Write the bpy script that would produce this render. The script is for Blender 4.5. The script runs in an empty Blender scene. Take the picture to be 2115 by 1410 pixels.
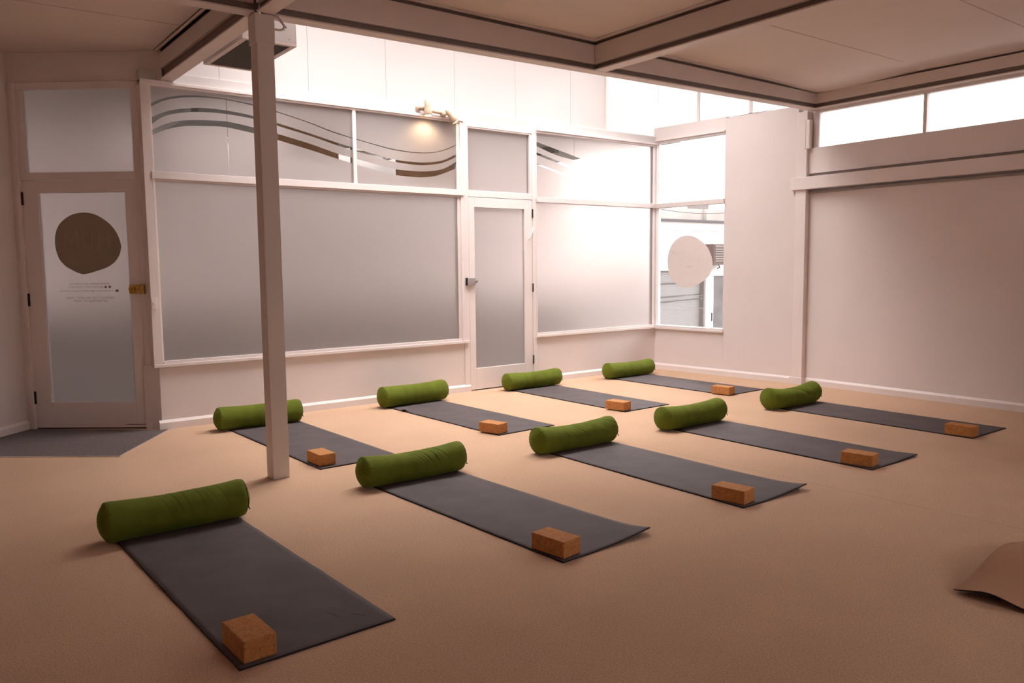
import bpy, bmesh, math, random
from mathutils import Vector, Matrix
import mathutils.noise as mnoise

S = bpy.context.scene
COL = S.collection
PI = math.pi

# ------------------------------------------------------------------ camera
cam_d = bpy.data.cameras.new('camera')
cam = bpy.data.objects.new('camera', cam_d)
COL.objects.link(cam)
cam_d.sensor_width = 36.0
cam_d.sensor_fit = 'HORIZONTAL'
cam_d.lens = 1647.95 / 2115.0 * 36.0
cam_d.clip_start = 0.05
R_ = ((0.7931217839, -0.6089809, -0.0100049634), (0.0651103774, 0.0684426001, 0.9955281258), (0.6055728483, 0.7902264701, -0.0939342933))
m = Matrix.Identity(4)
for i in range(3):
    m[i][0] = R_[0][i]; m[i][1] = R_[1][i]; m[i][2] = -R_[2][i]
m.translation = Vector((-7.84709, -7.15645, 1.36001))
cam.matrix_world = m
S.camera = cam

# ------------------------------------------------------------------ sky, exposure
W = bpy.data.worlds.new('overcast_sky'); S.world = W
W.use_nodes = True
nt = W.node_tree; nt.nodes.clear()
out = nt.nodes.new('ShaderNodeOutputWorld'); bg = nt.nodes.new('ShaderNodeBackground')
tc = nt.nodes.new('ShaderNodeTexCoord'); sx = nt.nodes.new('ShaderNodeSeparateXYZ')
ramp = nt.nodes.new('ShaderNodeValToRGB')
SKY_H, SKY_Z = 5.0, 16.0        # horizon / zenith radiance of the overcast sky
SKY_TINT = (1.0, 0.93, 0.915)
e = ramp.color_ramp.elements
e[0].position = 0.0; e[0].color = tuple(c * SKY_H / SKY_Z for c in SKY_TINT) + (1,)
e[1].position = 0.9; e[1].color = SKY_TINT + (1,)
el = ramp.color_ramp.elements.new(0.35); el.color = tuple(c * 0.55 for c in SKY_TINT) + (1,)
bg.inputs['Strength'].default_value = SKY_Z
nt.links.new(tc.outputs['Generated'], sx.inputs[0]); nt.links.new(sx.outputs['Z'], ramp.inputs[0])
nt.links.new(ramp.outputs[0], bg.inputs['Color']); nt.links.new(bg.outputs[0], out.inputs[0])
S.view_settings.view_transform = 'Standard'
S.view_settings.look = 'None'
S.view_settings.exposure = 0.0
S.view_settings.gamma = 1.0
S.view_settings.use_curve_mapping = False
S.cycles.max_bounces = 12
S.cycles.diffuse_bounces = 8
S.cycles.transparent_max_bounces = 16
S.cycles.caustics_reflective = False
S.cycles.caustics_refractive = False
S.cycles.sample_clamp_indirect = 6.0

# ------------------------------------------------------------------ helpers
class MB:
    def __init__(s): s.v = []; s.f = []; s.m = []
    def add(s, vs, fs, mi=0):
        o = len(s.v); s.v += [tuple(v) for v in vs]
        for f in fs: s.f.append(tuple(i + o for i in f)); s.m.append(mi)
    def box(s, x0, x1, y0, y1, z0, z1, xf=None, mi=0):
        c = [(x, y, z) for z in (z0, z1) for y in (y0, y1) for x in (x0, x1)]
        if xf: c = [xf(*p) for p in c]
        s.add(c, [(0, 2, 3, 1), (4, 5, 7, 6), (0, 1, 5, 4), (2, 6, 7, 3), (0, 4, 6, 2), (1, 3, 7, 5)], mi)
    def prism(s, poly, z0, z1, xf=None, mi=0):
        n = len(poly)
        c = [(p[0], p[1], z0) for p in poly] + [(p[0], p[1], z1) for p in poly]
        if xf: c = [xf(*p) for p in c]
        s.add(c, [tuple(range(n))[::-1], tuple(range(n, 2 * n))] + [(i, (i + 1) % n, n + (i + 1) % n, n + i) for i in range(n)], mi)
    def tube(s, pts, r, seg=10, mi=0, cap=True):
        pts = [Vector(p) for p in pts]; n = len(pts)
        rs = r if isinstance(r, (list, tuple)) else [r] * n
        rings = []
        t = (pts[1] - pts[0]).normalized()
        u = t.orthogonal().normalized()
        for i, p in enumerate(pts):
            t = (pts[min(i + 1, n - 1)] - pts[max(i - 1, 0)]).normalized()
            u = (u - t * u.dot(t)).normalized(); w = t.cross(u)
            rings.append([p + (u * math.cos(a) + w * math.sin(a)) * rs[i] for a in [2 * PI * k / seg for k in range(seg)]])
        vs = [v for rr in rings for v in rr]
        fs = [(i * seg + k, i * seg + (k + 1) % seg, (i + 1) * seg + (k + 1) % seg, (i + 1) * seg + k) for i in range(n - 1) for k in range(seg)]
        if cap: fs += [tuple(range(seg))[::-1], tuple(range((n - 1) * seg, n * seg))]
        s.add(vs, fs, mi)
    def build(s, name, mats, parent=None, bevel=0.0, smooth=False, loc=None, recalc=True):
        bm = bmesh.new()
        o = Vector(loc) if loc is not None else Vector((0, 0, 0))
        if parent is not None and loc is None:
            q = parent
            while q is not None: o += q.location; q = q.parent
        vv = [bm.verts.new(Vector(v) - o) for v in s.v]
        for f, mi in zip(s.f, s.m):
            try:
                fa = bm.faces.new([vv[i] for i in f]); fa.material_index = mi; fa.smooth = smooth
            except ValueError: pass
        if recalc: bmesh.ops.recalc_face_normals(bm, faces=bm.faces)
        if bevel: bmesh.ops.bevel(bm, geom=bm.edges[:], offset=bevel, segments=2, affect='EDGES', profile=0.6, clamp_overlap=True)
        me = bpy.data.meshes.new(name); bm.to_mesh(me); bm.free()
        if not isinstance(mats, (list, tuple)): mats = [mats]
        for mm in mats: me.materials.append(mm)
        ob = bpy.data.objects.new(name, me); COL.objects.link(ob)
        if parent is not None: ob.parent = parent
        elif loc is not None: ob.location = o
        return ob

def tag(o, label=None, cat=None, group=None, kind=None):
    if label: o['label'] = label
    if cat: o['category'] = cat
    if group: o['group'] = group
    if kind: o['kind'] = kind
    return o

def empty(name, loc, label, cat, group=None, rz=0.0):
    o = bpy.data.objects.new(name, None); COL.objects.link(o)
    o.location = loc; o.rotation_euler = (0, 0, rz); o.empty_display_size = 0.1
    return tag(o, label, cat, group)

def struct(o, label=None, cat=None): return tag(o, label, cat, None, 'structure')

# ------------------------------------------------------------------ materials
def newmat(name):
    mt = bpy.data.materials.new(name); mt.use_nodes = True
    return mt, mt.node_tree, mt.node_tree.nodes['Principled BSDF']

def mix_noise(nt, c1, c2, scale, detail=4.0, lo=0.35, hi=0.65, coord='Object', rough=0.5, stretch=None):
    tc = nt.nodes.new('ShaderNodeTexCoord'); nz = nt.nodes.new('ShaderNodeTexNoise'); rp = nt.nodes.new('ShaderNodeValToRGB')
    nz.inputs['Scale'].default_value = scale; nz.inputs['Detail'].default_value = detail; nz.inputs['Roughness'].default_value = rough
    src = tc.outputs[coord]
    if stretch:
        mp = nt.nodes.new('ShaderNodeMapping'); mp.inputs['Scale'].default_value = stretch
        nt.links.new(src, mp.inputs[0]); src = mp.outputs[0]
    nt.links.new(src, nz.inputs['Vector']); nt.links.new(nz.outputs['Fac'], rp.inputs[0])
    rp.color_ramp.elements[0].position = lo; rp.color_ramp.elements[0].color = c1 + (1,)
    rp.color_ramp.elements[1].position = hi; rp.color_ramp.elements[1].color = c2 + (1,)
    return rp.outputs[0], nz.outputs['Fac'], src

def bump(nt, b, fac, strength, dist):
    bp = nt.nodes.new('ShaderNodeBump'); bp.inputs['Strength'].default_value = strength; bp.inputs['Distance'].default_value = dist
    nt.links.new(fac, bp.inputs['Height']); nt.links.new(bp.outputs[0], b.inputs['Normal'])

def simple(name, col, rough=0.5, var=0.06, scale=6.0, bs=0.0, bscale=200.0, metal=0.0, spec=0.5):
    mt, nt, b = newmat(name)
    c1 = tuple(max(0, c * (1 - var)) for c in col); c2 = tuple(min(1, c * (1 + var)) for c in col)
    o, f, src = mix_noise(nt, c1, c2, scale)
    nt.links.new(o, b.inputs['Base Color'])
    b.inputs['Roughness'].default_value = rough; b.inputs['Metallic'].default_value = metal
    b.inputs['Specular IOR Level'].default_value = spec
    if bs:
        nz = nt.nodes.new('ShaderNodeTexNoise'); nz.inputs['Scale'].default_value = bscale; nz.inputs['Detail'].default_value = 3
        nt.links.new(src, nz.inputs['Vector']); bump(nt, b, nz.outputs['Fac'], bs, 0.002)
    return mt

M = {}
M['wall'] = simple('painted_plaster', (0.745, 0.67, 0.655), 0.65, 0.02, 2.0, 0.25, 60.0, spec=0.25)
M['paint'] = simple('painted_timber', (0.78, 0.705, 0.69), 0.42, 0.02, 3.0, 0.08, 90.0, spec=0.4)
M['panel'] = simple('wall_lining_panel', (0.62, 0.575, 0.565), 0.6, 0.015, 1.0, spec=0.3)
M['ceil'] = simple('ceiling_lining', (0.70, 0.615, 0.575), 0.7, 0.025, 1.3, 0.15, 12.0, spec=0.2)
M['beam'] = simple('beam_paint', (0.69, 0.605, 0.565), 0.5, 0.03, 2.0, 0.1, 40.0, spec=0.35)
M['web'] = simple('beam_recess_shade', (0.21, 0.165, 0.15), 0.7)  # shade of the beam recess put into the web's colour
M['black'] = simple('black_metal', (0.015, 0.011, 0.010), 0.5)
M['dark'] = simple('dark_gap', (0.03, 0.02, 0.017), 0.9)
M['brass'] = simple('aged_brass', (0.52, 0.33, 0.10), 0.35, 0.25, 40.0, metal=1.0)
M['steel'] = simple('lock_steel', (0.50, 0.46, 0.45), 0.45, 0.15, 60.0, metal=0.6)
M['plastic'] = simple('white_plastic', (0.80, 0.72, 0.69), 0.35, 0.01)
M['cream'] = simple('cream_lamp_plastic', (0.50, 0.37, 0.27), 0.45, 0.05)
M['foam'] = simple('black_filter_mesh', (0.055, 0.045, 0.036), 0.9, 0.5, 180.0)
M['concrete'] = simple('concrete_parapet', (0.20, 0.185, 0.175), 0.9, 0.12, 1.2)
M['facade'] = simple('shopfront_white', (0.55, 0.52, 0.51), 0.7, 0.02, 1.0)
M['added_arcade'] = simple('arcade_white', (0.74, 0.69, 0.68), 0.7, 0.02, 1.0)
M['gutter'] = simple('gutter_dark', (0.035, 0.03, 0.035), 0.6)
M['blind'] = simple('blind_slat', (0.30, 0.29, 0.29), 0.6, 0.03, 3.0)
M['smoked'] = simple('dark_door_glass', (0.055, 0.05, 0.053), 0.25, 0.3, 2.0)
M['acbrown'] = simple('air_conditioner_brown', (0.045, 0.024, 0.020), 0.6)
M['acgrille'] = simple('air_conditioner_grille', (0.10, 0.085, 0.082), 0.6)
M['pave'] = simple('pavement', (0.10, 0.095, 0.09), 0.9, 0.15, 3.0)
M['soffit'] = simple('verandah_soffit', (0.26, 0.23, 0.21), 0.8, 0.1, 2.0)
M['timber'] = simple('brown_board', (0.78, 0.49, 0.31), 0.8, 0.12, 8.0)
M['decal_dark'] = simple('round_decal_taupe', (0.30, 0.23, 0.185), 0.6, 0.02)
M['decal_letter_dark'] = simple('decal_letter_taupe', (0.345, 0.255, 0.20), 0.6, 0.02)
M['print'] = simple('window_print_brown', (0.36, 0.27, 0.24), 0.6, 0.02)

def m_decal(name, col):
    mt = bpy.data.materials.new(name); mt.use_nodes = True; nt = mt.node_tree; nt.nodes.clear()
    o = nt.nodes.new('ShaderNodeOutputMaterial'); d = nt.nodes.new('ShaderNodeBsdfDiffuse'); t = nt.nodes.new('ShaderNodeBsdfTranslucent'); mx = nt.nodes.new('ShaderNodeMixShader')
    d.inputs[0].default_value = col + (1,); t.inputs[0].default_value = col + (1,); mx.inputs[0].default_value = 0.18
    nt.links.new(d.outputs[0], mx.inputs[1]); nt.links.new(t.outputs[0], mx.inputs[2]); nt.links.new(mx.outputs[0], o.inputs[0])
    return mt
M['decal_pink'] = m_decal('round_decal_pink', (0.80, 0.725, 0.705))
M['decal_letter_pink'] = m_decal('decal_letter_pink', (0.83, 0.775, 0.76))

def m_glass():
    mt = bpy.data.materials.new('clear_glass'); mt.use_nodes = True; nt = mt.node_tree; nt.nodes.clear()
    o = nt.nodes.new('ShaderNodeOutputMaterial'); t = nt.nodes.new('ShaderNodeBsdfTransparent'); g = nt.nodes.new('ShaderNodeBsdfGlossy'); mx = nt.nodes.new('ShaderNodeMixShader'); fr = nt.nodes.new('ShaderNodeFresnel')
    t.inputs[0].default_value = (0.96, 0.965, 0.96, 1); g.inputs['Roughness'].default_value = 0.03
    fr.inputs[0].default_value = 1.25
    nt.links.new(fr.outputs[0], mx.inputs[0]); nt.links.new(t.outputs[0], mx.inputs[1]); nt.links.new(g.outputs[0], mx.inputs[2]); nt.links.new(mx.outputs[0], o.inputs[0])
    return mt
M['glass'] = m_glass()

def m_frost(name, col, trans, refr, rough):
    mt = bpy.data.materials.new(name); mt.use_nodes = True; nt = mt.node_tree; nt.nodes.clear()
    o = nt.nodes.new('ShaderNodeOutputMaterial')
    d = nt.nodes.new('ShaderNodeBsdfDiffuse'); t = nt.nodes.new('ShaderNodeBsdfTranslucent'); r = nt.nodes.new('ShaderNodeBsdfRefraction')
    a = nt.nodes.new('ShaderNodeMixShader'); b = nt.nodes.new('ShaderNodeMixShader')
    d.inputs[0].default_value = col + (1,); t.inputs[0].default_value = col + (1,); r.inputs[0].default_value = col + (1,)
    r.inputs['Roughness'].default_value = rough; r.inputs['IOR'].default_value = 1.35
    a.inputs[0].default_value = refr; b.inputs[0].default_value = trans
    nt.links.new(t.outputs[0], a.inputs[1]); nt.links.new(r.outputs[0], a.inputs[2])
    nt.links.new(d.outputs[0], b.inputs[1]); nt.links.new(a.outputs[0], b.inputs[2]); nt.links.new(b.outputs[0], o.inputs[0])
    return mt
M['frost'] = m_frost('frosted_film', (0.84, 0.77, 0.755), 0.74, 0.75, 0.62)
M['pebble'] = m_frost('obscure_glass', (0.9, 0.92, 0.91), 0.8, 0.5, 0.5)

def m_carpet(name, c, scale, lo=0.82, hi=1.14, seam=False, bd=0.004):
    mt, nt, b = newmat(name)
    c1 = tuple(v * lo for v in c); c2 = tuple(min(1, v * hi) for v in c)
    o, f, src = mix_noise(nt, c1, c2, scale, 3.0, 0.36, 0.64, rough=0.6)
    big, f2, _ = mix_noise(nt, (0.955, 0.955, 0.955), (1.03, 1.03, 1.03), 1.7, 3.0, 0.35, 0.65)
    mx = nt.nodes.new('ShaderNodeMixRGB'); mx.blend_type = 'MULTIPLY'; mx.inputs[0].default_value = 1
    nt.links.new(o, mx.inputs[1]); nt.links.new(big, mx.inputs[2]); last = mx.outputs[0]
    if seam:
        sp = nt.nodes.new('ShaderNodeSeparateXYZ'); nt.links.new(src, sp.inputs[0])
        ad = nt.nodes.new('ShaderNodeMath'); ad.inputs[1].default_value = 3.46; nt.links.new(sp.outputs['X'], ad.inputs[0])
        wv = nt.nodes.new('ShaderNodeMath'); wv.operation = 'MULTIPLY_ADD'; wv.inputs[1].default_value = 0.035; wv.inputs[2].default_value = 0.12; nt.links.new(sp.outputs['Y'], wv.inputs[0])
        a2 = nt.nodes.new('ShaderNodeMath'); a2.operation = 'ADD'; nt.links.new(ad.outputs[0], a2.inputs[0]); nt.links.new(wv.outputs[0], a2.inputs[1])
        ab = nt.nodes.new('ShaderNodeMath'); ab.operation = 'ABSOLUTE'; nt.links.new(a2.outputs[0], ab.inputs[0])
        lt = nt.nodes.new('ShaderNodeMath'); lt.operation = 'LESS_THAN'; lt.inputs[1].default_value = 0.004; nt.links.new(ab.outputs[0], lt.inputs[0])
        m3 = nt.nodes.new('ShaderNodeMixRGB'); m3.blend_type = 'MULTIPLY'; m3.inputs[2].default_value = (0.8, 0.8, 0.8, 1)
        nt.links.new(lt.outputs[0], m3.inputs[0]); nt.links.new(last, m3.inputs[1]); last = m3.outputs[0]
    nt.links.new(last, b.inputs['Base Color'])
    b.inputs['Roughness'].default_value = 0.95; b.inputs['Specular IOR Level'].default_value = 0.1
    b.inputs['Sheen Weight'].default_value = 0.15
    bump(nt, b, f, 0.7, bd)
    return mt
M['carpet'] = m_carpet('loop_carpet_beige', (0.60, 0.394, 0.262), 130.0, 0.86, 1.12, seam=True)
M['carpet_grey'] = m_carpet('entry_carpet_grey', (0.105, 0.082, 0.080), 120.0, 0.6, 1.4, bd=0.002)

def m_mat(name, c, spec=0.35, rough=0.6):
    mt, nt, b = newmat(name)
    o, f, src = mix_noise(nt, tuple(v * 0.9 for v in c), tuple(v * 1.12 for v in c), 5.0, 6.0)
    nt.links.new(o, b.inputs['Base Color'])
    b.inputs['Roughness'].default_value = rough; b.inputs['Specular IOR Level'].default_value = spec
    # woven, cushioned surface: crossed fine waves
    hs = []
    for d in ('X', 'Y'):
        w = nt.nodes.new('ShaderNodeTexWave'); w.wave_type = 'BANDS'; w.bands_direction = d
        w.inputs['Scale'].default_value = 42.0; w.inputs['Distortion'].default_value = 0.3
        nt.links.new(src, w.inputs['Vector']); hs.append(w.outputs['Fac'])
    ml = nt.nodes.new('ShaderNodeMath'); ml.operation = 'MULTIPLY'
    nt.links.new(hs[0], ml.inputs[0]); nt.links.new(hs[1], ml.inputs[1])
    bump(nt, b, ml.outputs[0], 0.5, 0.002)
    return mt
M['mat'] = m_mat('yoga_mat_charcoal', (0.101, 0.084, 0.086), 0.25, 0.7)
M['mat_side'] = simple('yoga_mat_underside', (0.012, 0.010, 0.011), 0.8)
M['mat_brown'] = simple('brown_mat_top', (0.40, 0.215, 0.125), 0.75, 0.05, 4.0, spec=0.2)

def m_velvet():
    mt, nt, b = newmat('green_velvet')
    o, f, src = mix_noise(nt, (0.104, 0.132, 0.014), (0.138, 0.170, 0.022), 9.0, 5.0)
    nt.links.new(o, b.inputs['Base Color'])
    b.inputs['Roughness'].default_value = 0.85; b.inputs['Specular IOR Level'].default_value = 0.12
    b.inputs['Sheen Weight'].default_value = 0.25; b.inputs['Sheen Roughness'].default_value = 0.4
    b.inputs['Sheen Tint'].default_value = (0.55, 0.7, 0.15, 1)
    nz = nt.nodes.new('ShaderNodeTexNoise'); nz.inputs['Scale'].default_value = 500; nt.links.new(src, nz.inputs['Vector'])
    bump(nt, b, nz.outputs['Fac'], 0.2, 0.001)
    return mt
M['velvet'] = m_velvet()
M['zip'] = simple('zip_dark', (0.03, 0.018, 0.014), 0.6)

def m_cork():
    mt, nt, b = newmat('cork')
    o, f, src = mix_noise(nt, (0.44, 0.190, 0.066), (0.58, 0.270, 0.102), 35.0, 6.0, 0.3, 0.7, rough=0.7)
    v = nt.nodes.new('ShaderNodeTexVoronoi'); v.inputs['Scale'].default_value = 160.0; nt.links.new(src, v.inputs['Vector'])
    rp = nt.nodes.new('ShaderNodeValToRGB'); nt.links.new(v.outputs['Color'], rp.inputs[0])
    rp.color_ramp.elements[0].position = 0.12; rp.color_ramp.elements[0].color = (0.72, 0.69, 0.66, 1)
    rp.color_ramp.elements[1].position = 0.35; rp.color_ramp.elements[1].color = (1, 1, 1, 1)
    mx = nt.nodes.new('ShaderNodeMixRGB'); mx.blend_type = 'MULTIPLY'; mx.inputs[0].default_value = 1
    nt.links.new(o, mx.inputs[1]); nt.links.new(rp.outputs[0], mx.inputs[2]); nt.links.new(mx.outputs[0], b.inputs['Base Color'])
    b.inputs['Roughness'].default_value = 0.8; b.inputs['Specular IOR Level'].default_value = 0.2
    bump(nt, b, v.outputs['Distance'], 0.25, 0.001)
    return mt
M['cork'] = m_cork()

# ------------------------------------------------------------------ local frames of the walls
DA, DD, DN = Vector((-6.209, 0.126, 0)), Vector((-0.7754, 0.6315, 0)), Vector((-0.6315, -0.7754, 0))
def DW(s, t, z): p = DA + DD * s + DN * t; return (p.x, p.y, z)          # entry door wall (t towards the room)
AD, AN = Vector((0.082, -0.9966, 0)), Vector((-0.9966, -0.082, 0))
def AW(s, t, z): p = AD * s + AN * t; return (p.x, p.y, z)               # right wall up to the post
BO, BD, BN = Vector((0.187, -2.009, 0)), Vector((-0.0247, -0.9997, 0)), Vector((-0.9997, 0.0247, 0))
def BW(s, t, z): p = BO + BD * s + BN * t; return (p.x, p.y, z)          # right wall beyond the post
LA, LD, LN = Vector((-7.017, 0.798, 0)), Vector((-0.713, -0.701, 0)), Vector((0.701, -0.713, 0))
def LW(s, t, z): p = LA + LD * s + LN * t; return (p.x, p.y, z)          # left wall

CZ = 3.20      # ceiling height
def zf(x): return 2.925 + (x + 6.0) * 0.0140       # underside of the beams, falls a little to the left

# ------------------------------------------------------------------ floor
b = MB()
b.prism([(-10.1, -10.1), (0.34, -10.1), (0.34, 0.12), (-6.12, 0.12), (-7.10, 0.90), (-10.1, -2.10)], -0.06, 0.0)
struct(b.build('floor', M['carpet']))
ent = [(-6.643, -0.848), (-6.075, -0.022), (-6.19, 0.0), (-7.02, 0.80), (-7.775, 0.066)]
b = MB(); b.prism(ent, 0.0005, 0.003); struct(b.build('floor', M['carpet_grey']))
b = MB()
for p, q in ((ent[4], ent[0]), (ent[0], ent[1])):
    d = (Vector(q) - Vector(p)).normalized(); nrm = Vector((-d.y, d.x)) * 0.006
    b.prism([Vector(p) - nrm, Vector(q) - nrm, Vector(q) + nrm, Vector(p) + nrm], 0.0005, 0.005)
struct(b.build('trim_1', simple('carpet_edge', (0.52, 0.40, 0.32), 0.8)))

# ------------------------------------------------------------------ back wall: low wall, frames, windows, door
def wallbox(name, args, mat, bev=0.0):
    b = MB()
    for a in args: b.box(*a)
    return struct(b.build(name, mat, bevel=bev))
b = MB()
b.prism([(-6.135, 0.0), (-2.945, 0.0), (-2.945, 0.12), (-6.235, 0.12)], 0.0, 0.55)
b.box(-2.055, 0.02, 0.0, 0.12, 0, 0.545)
struct(b.build('wall_back', M['wall']))
# boards above the windows, up to the raised part
b = MB()
b.box(-6.18, 0.0, -0.005, 0.09, 2.905, 2.995)
struct(b.build('wall_back', M['panel'], bevel=0.004))
# vertical lining panels of the raised part
b = MB()
xs = [-6.02, -5.52, -4.70, -3.887, -3.074, -2.268, -1.446, -0.885]
for i in range(len(xs) - 1): b.box(xs[i] + 0.0015, xs[i + 1] - 0.0015, 0.02, 0.08, 2.997, 4.25)
b.box(xs[0], xs[-1], 0.05, 0.09, 2.997, 4.25)
struct(b.build('wall_back', M['panel']))
b = MB()
b.box(-0.89, -0.855, 0.0, 0.09, 2.997, 4.25)
struct(b.build('trim_2', M['paint']))

YF = -0.012     # front face of the frames
# --- window_1: the long frosted window
b = MB()
b.box(-6.182, -6.108, -0.03, 0.09, 0.535, 2.915)
b.box(-6.125, -6.098, -0.020, 0.07, 0.575, 2.87)
b.box(-3.085, -3.045, -0.012, 0.07, 0.575, 2.87)
b.box(-3.048, -3.015, -0.028, 0.09, 0.54, 2.915)
b.box(-6.182, -3.005, -0.026, 0.05, 2.868, 2.885)
b.box(-6.182, -3.0, -0.040, 0.05, 2.885, 2.912)
w1 = struct(b.build('window_1', M['paint'], bevel=0.003))
b = MB(); b.box(-6.180, -2.965, -0.034, 0.09, 0.535, 0.562); b.box(-6.10, -3.05, -0.020, 0.07, 0.562, 0.588)
b.build('sill', M['paint'], w1, bevel=0.003)
b = MB(); b.box(-6.125, -3.005, -0.040, 0.06, 2.112, 2.172); b.box(-6.10, -3.05, -0.02, 0.06, 2.096, 2.113)
b.build('mid_rail', M['paint'], w1, bevel=0.003)
b = MB(); b.box(-4.283, -4.247, -0.022, 0.05, 2.17, 2.87); b.build('mullion', M['paint'], w1, bevel=0.003)
S1 = [(-6.104, 2.724, 2.694), (-6.008, 2.775, 2.753), (-5.909, 2.807, 2.788), (-5.794, 2.827, 2.812), (-5.672, 2.837, 2.824), (-5.497, 2.836, 2.827), (-5.245, 2.816, 2.805), (-5.035, 2.779, 2.771), (-4.707, 2.709, 2.701), (-4.49, 2.652, 2.641), (-4.271, 2.607, 2.599), (-3.931, 2.55, 2.541), (-3.783, 2.533, 2.524), (-3.527, 2.526, 2.518), (-3.351, 2.545, 2.538), (-3.215, 2.584, 2.576), (-3.076, 2.644, 2.635)]
S2 = [(-6.104, 2.61, 2.554), (-6.014, 2.659, 2.623), (-5.914, 2.696, 2.662), (-5.813, 2.717, 2.684), (-5.711, 2.733, 2.699), (-5.502, 2.737, 2.706), (-5.242, 2.714, 2.688), (-5.036, 2.676, 2.651), (-4.71, 2.609, 2.587), (-4.419, 2.543, 2.518), (-4.267, 2.513, 2.488), (-3.934, 2.449, 2.427), (-3.802, 2.432, 2.41), (-3.582, 2.425, 2.399), (-3.442, 2.433, 2.406), (-3.263, 2.464, 2.439), (-3.079, 2.542, 2.513)]
S3 = [(-6.109, 2.504, 2.462), (-6.019, 2.557, 2.512), (-5.919, 2.598, 2.548), (-5.818, 2.618, 2.57), (-5.682, 2.633, 2.583), (-5.542, 2.641, 2.593), (-5.471, 2.642, 2.591), (-5.243, 2.613, 2.562), (-5.036, 2.579, 2.524), (-4.714, 2.514, 2.458), (-4.43, 2.443, 2.394), (-4.27, 2.415, 2.361), (-3.929, 2.354, 2.295), (-3.789, 2.338, 2.28), (-3.533, 2.336, 2.276), (-3.356, 2.354, 2.298), (-3.22, 2.391, 2.342), (-3.081, 2.466, 2.398)]
S4 = [(-1.999, 2.767, 2.72), (-1.699, 2.706, 2.639), (-1.435, 2.651, 2.602), (-1.162, 2.591, 2.555), (-0.746, 2.524, 2.496), (-0.195, 2.472, 2.461)]
S5 = [(-2.0, 2.648, 2.622), (-1.69, 2.577, 2.551), (-1.44, 2.519, 2.495), (-1.162, 2.467, 2.445), (-0.746, 2.402, 2.391), (-0.4, 2.36, 2.355)]
S6 = [(-2.001, 2.524, 2.512), (-1.441, 2.405, 2.391), (-1.162, 2.357, 2.35), (-0.9, 2.33, 2.327)]

def cspline(tab, x, k):
    # Catmull-Rom through (x, tab[k]) samples, clamped at the ends
    n = len(tab)
    if x <= tab[0][0]: return tab[0][k]
    if x >= tab[-1][0]: return tab[-1][k]
    i = max(j for j in range(n - 1) if tab[j][0] <= x)
    p0, p1, p2, p3 = tab[max(i - 1, 0)], tab[i], tab[i + 1], tab[min(i + 2, n - 1)]
    h = p2[0] - p1[0]; t = (x - p1[0]) / h
    m1 = (p2[k] - p0[k]) / (p2[0] - p0[0]) * h; m2 = (p3[k] - p1[k]) / (p3[0] - p1[0]) * h
    return (2 * t**3 - 3 * t**2 + 1) * p1[k] + (t**3 - 2 * t**2 + t) * m1 + (-2 * t**3 + 3 * t**2) * p2[k] + (t**3 - t**2) * m2

def film(x0, x1, z0, z1, tabs, n, parent, y=-0.003, seams=(), nm='frosted_film'):
    b = MB()
    xs = [x0 + (x1 - x0) * i / n for i in range(n + 1)]
    def bands(x):
        zs = [z0]
        for tb in tabs:                      # lowest stripe first
            if x <= tb[-1][0] + 1e-6: zs += [cspline(tb, x, 2), cspline(tb, x, 1)]
            else: zs += [cspline(tb, x, 1)] * 2
        return zs + [z1]
    for a, c in zip(xs[:-1], xs[1:]):
        if any(a <= q < c for q in seams): c -= 0.004
        A, C = bands(a), bands(c)
        for k in range(0, len(A), 2):
            b.add([(a, y, A[k]), (c, y, C[k]), (c, y, C[k + 1]), (a, y, A[k + 1])], [(0, 1, 2, 3)])
    return b.build(nm, M['frost'], parent, recalc=False)
def pane(name, x0, x1, z0, z1, parent, xf=None, t0=0.0, t1=0.006, mat='glass'):
    b = MB(); b.box(x0, x1, t0, t1, z0, z1, xf); return b.build(name, M[mat], parent)
pane('pane', -6.11, -3.06, 0.58, 2.105, w1)
pane('pane', -6.11, -4.265, 2.165, 2.875, w1)
pane('pane', -4.265, -3.06, 2.165, 2.875, w1)
film(-6.11, -3.06, 0.58, 2.105, [], 1, w1)
film(-6.11, -4.265, 2.165, 2.875, [S3, S2, S1], 90, w1, seams=(-5.475,))
film(-4.265, -3.06, 2.165, 2.875, [S3, S2, S1], 60, w1)

# --- door_2 (narrow glazed door), its frame and the pane above it
b = MB()
b.box(-3.012, -2.942, -0.008, 0.09, 0.0, 2.91)
b.box(-2.056, -2.002, -0.008, 0.09, 0.0, 2.91)
b.box(-2.942, -2.056, -0.006, 0.09, 2.108, 2.170)
b.box(-2.942, -2.056, -0.006, 0.09, 2.846, 2.91)
struct(b.build('trim_3', M['paint'], bevel=0.003))
b = MB()
X0, X1, G0, G1 = -2.938, -2.060, -2.862, -2.172
b.box(X0, G0, -0.004, 0.036, 0.012, 2.104); b.box(G1, X1, -0.004, 0.036, 0.012, 2.104)
b.box(G0, G1, -0.004, 0.036, 0.012, 0.245); b.box(G0, G1, -0.004, 0.036, 1.998, 2.104)
d2 = struct(b.build('door_2', M['paint'], bevel=0.0025))
pane('pane', G0, G1, 0.245, 1.998, d2, t0=0.022, t1=0.027)
film(G0, G1, 0.245, 1.998, [], 1, d2, y=0.020)
for z in (2.004, 1.161, 0.332):
    b = MB(); b.box(-2.063, -2.051, -0.016, -0.002, z - 0.098, z); b.build('hinge', M['black'], d2)
b = MB(); b.box(G0, G1, 0.0, 0.05, 0.001, 0.012); b.build('draught_strip', M['dark'], d2)
b = MB()       # rim lock
b.prism([(-2.985, 1.160), (-2.885, 1.160), (-2.858, 1.190), (-2.858, 1.205), (-2.885, 1.237), (-2.985, 1.237)], 0.0, 0.030, lambda x, z, t: (x, -0.004 - t, z))
lk = b.build('rim_lock', M['steel'], d2, bevel=0.002)
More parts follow.
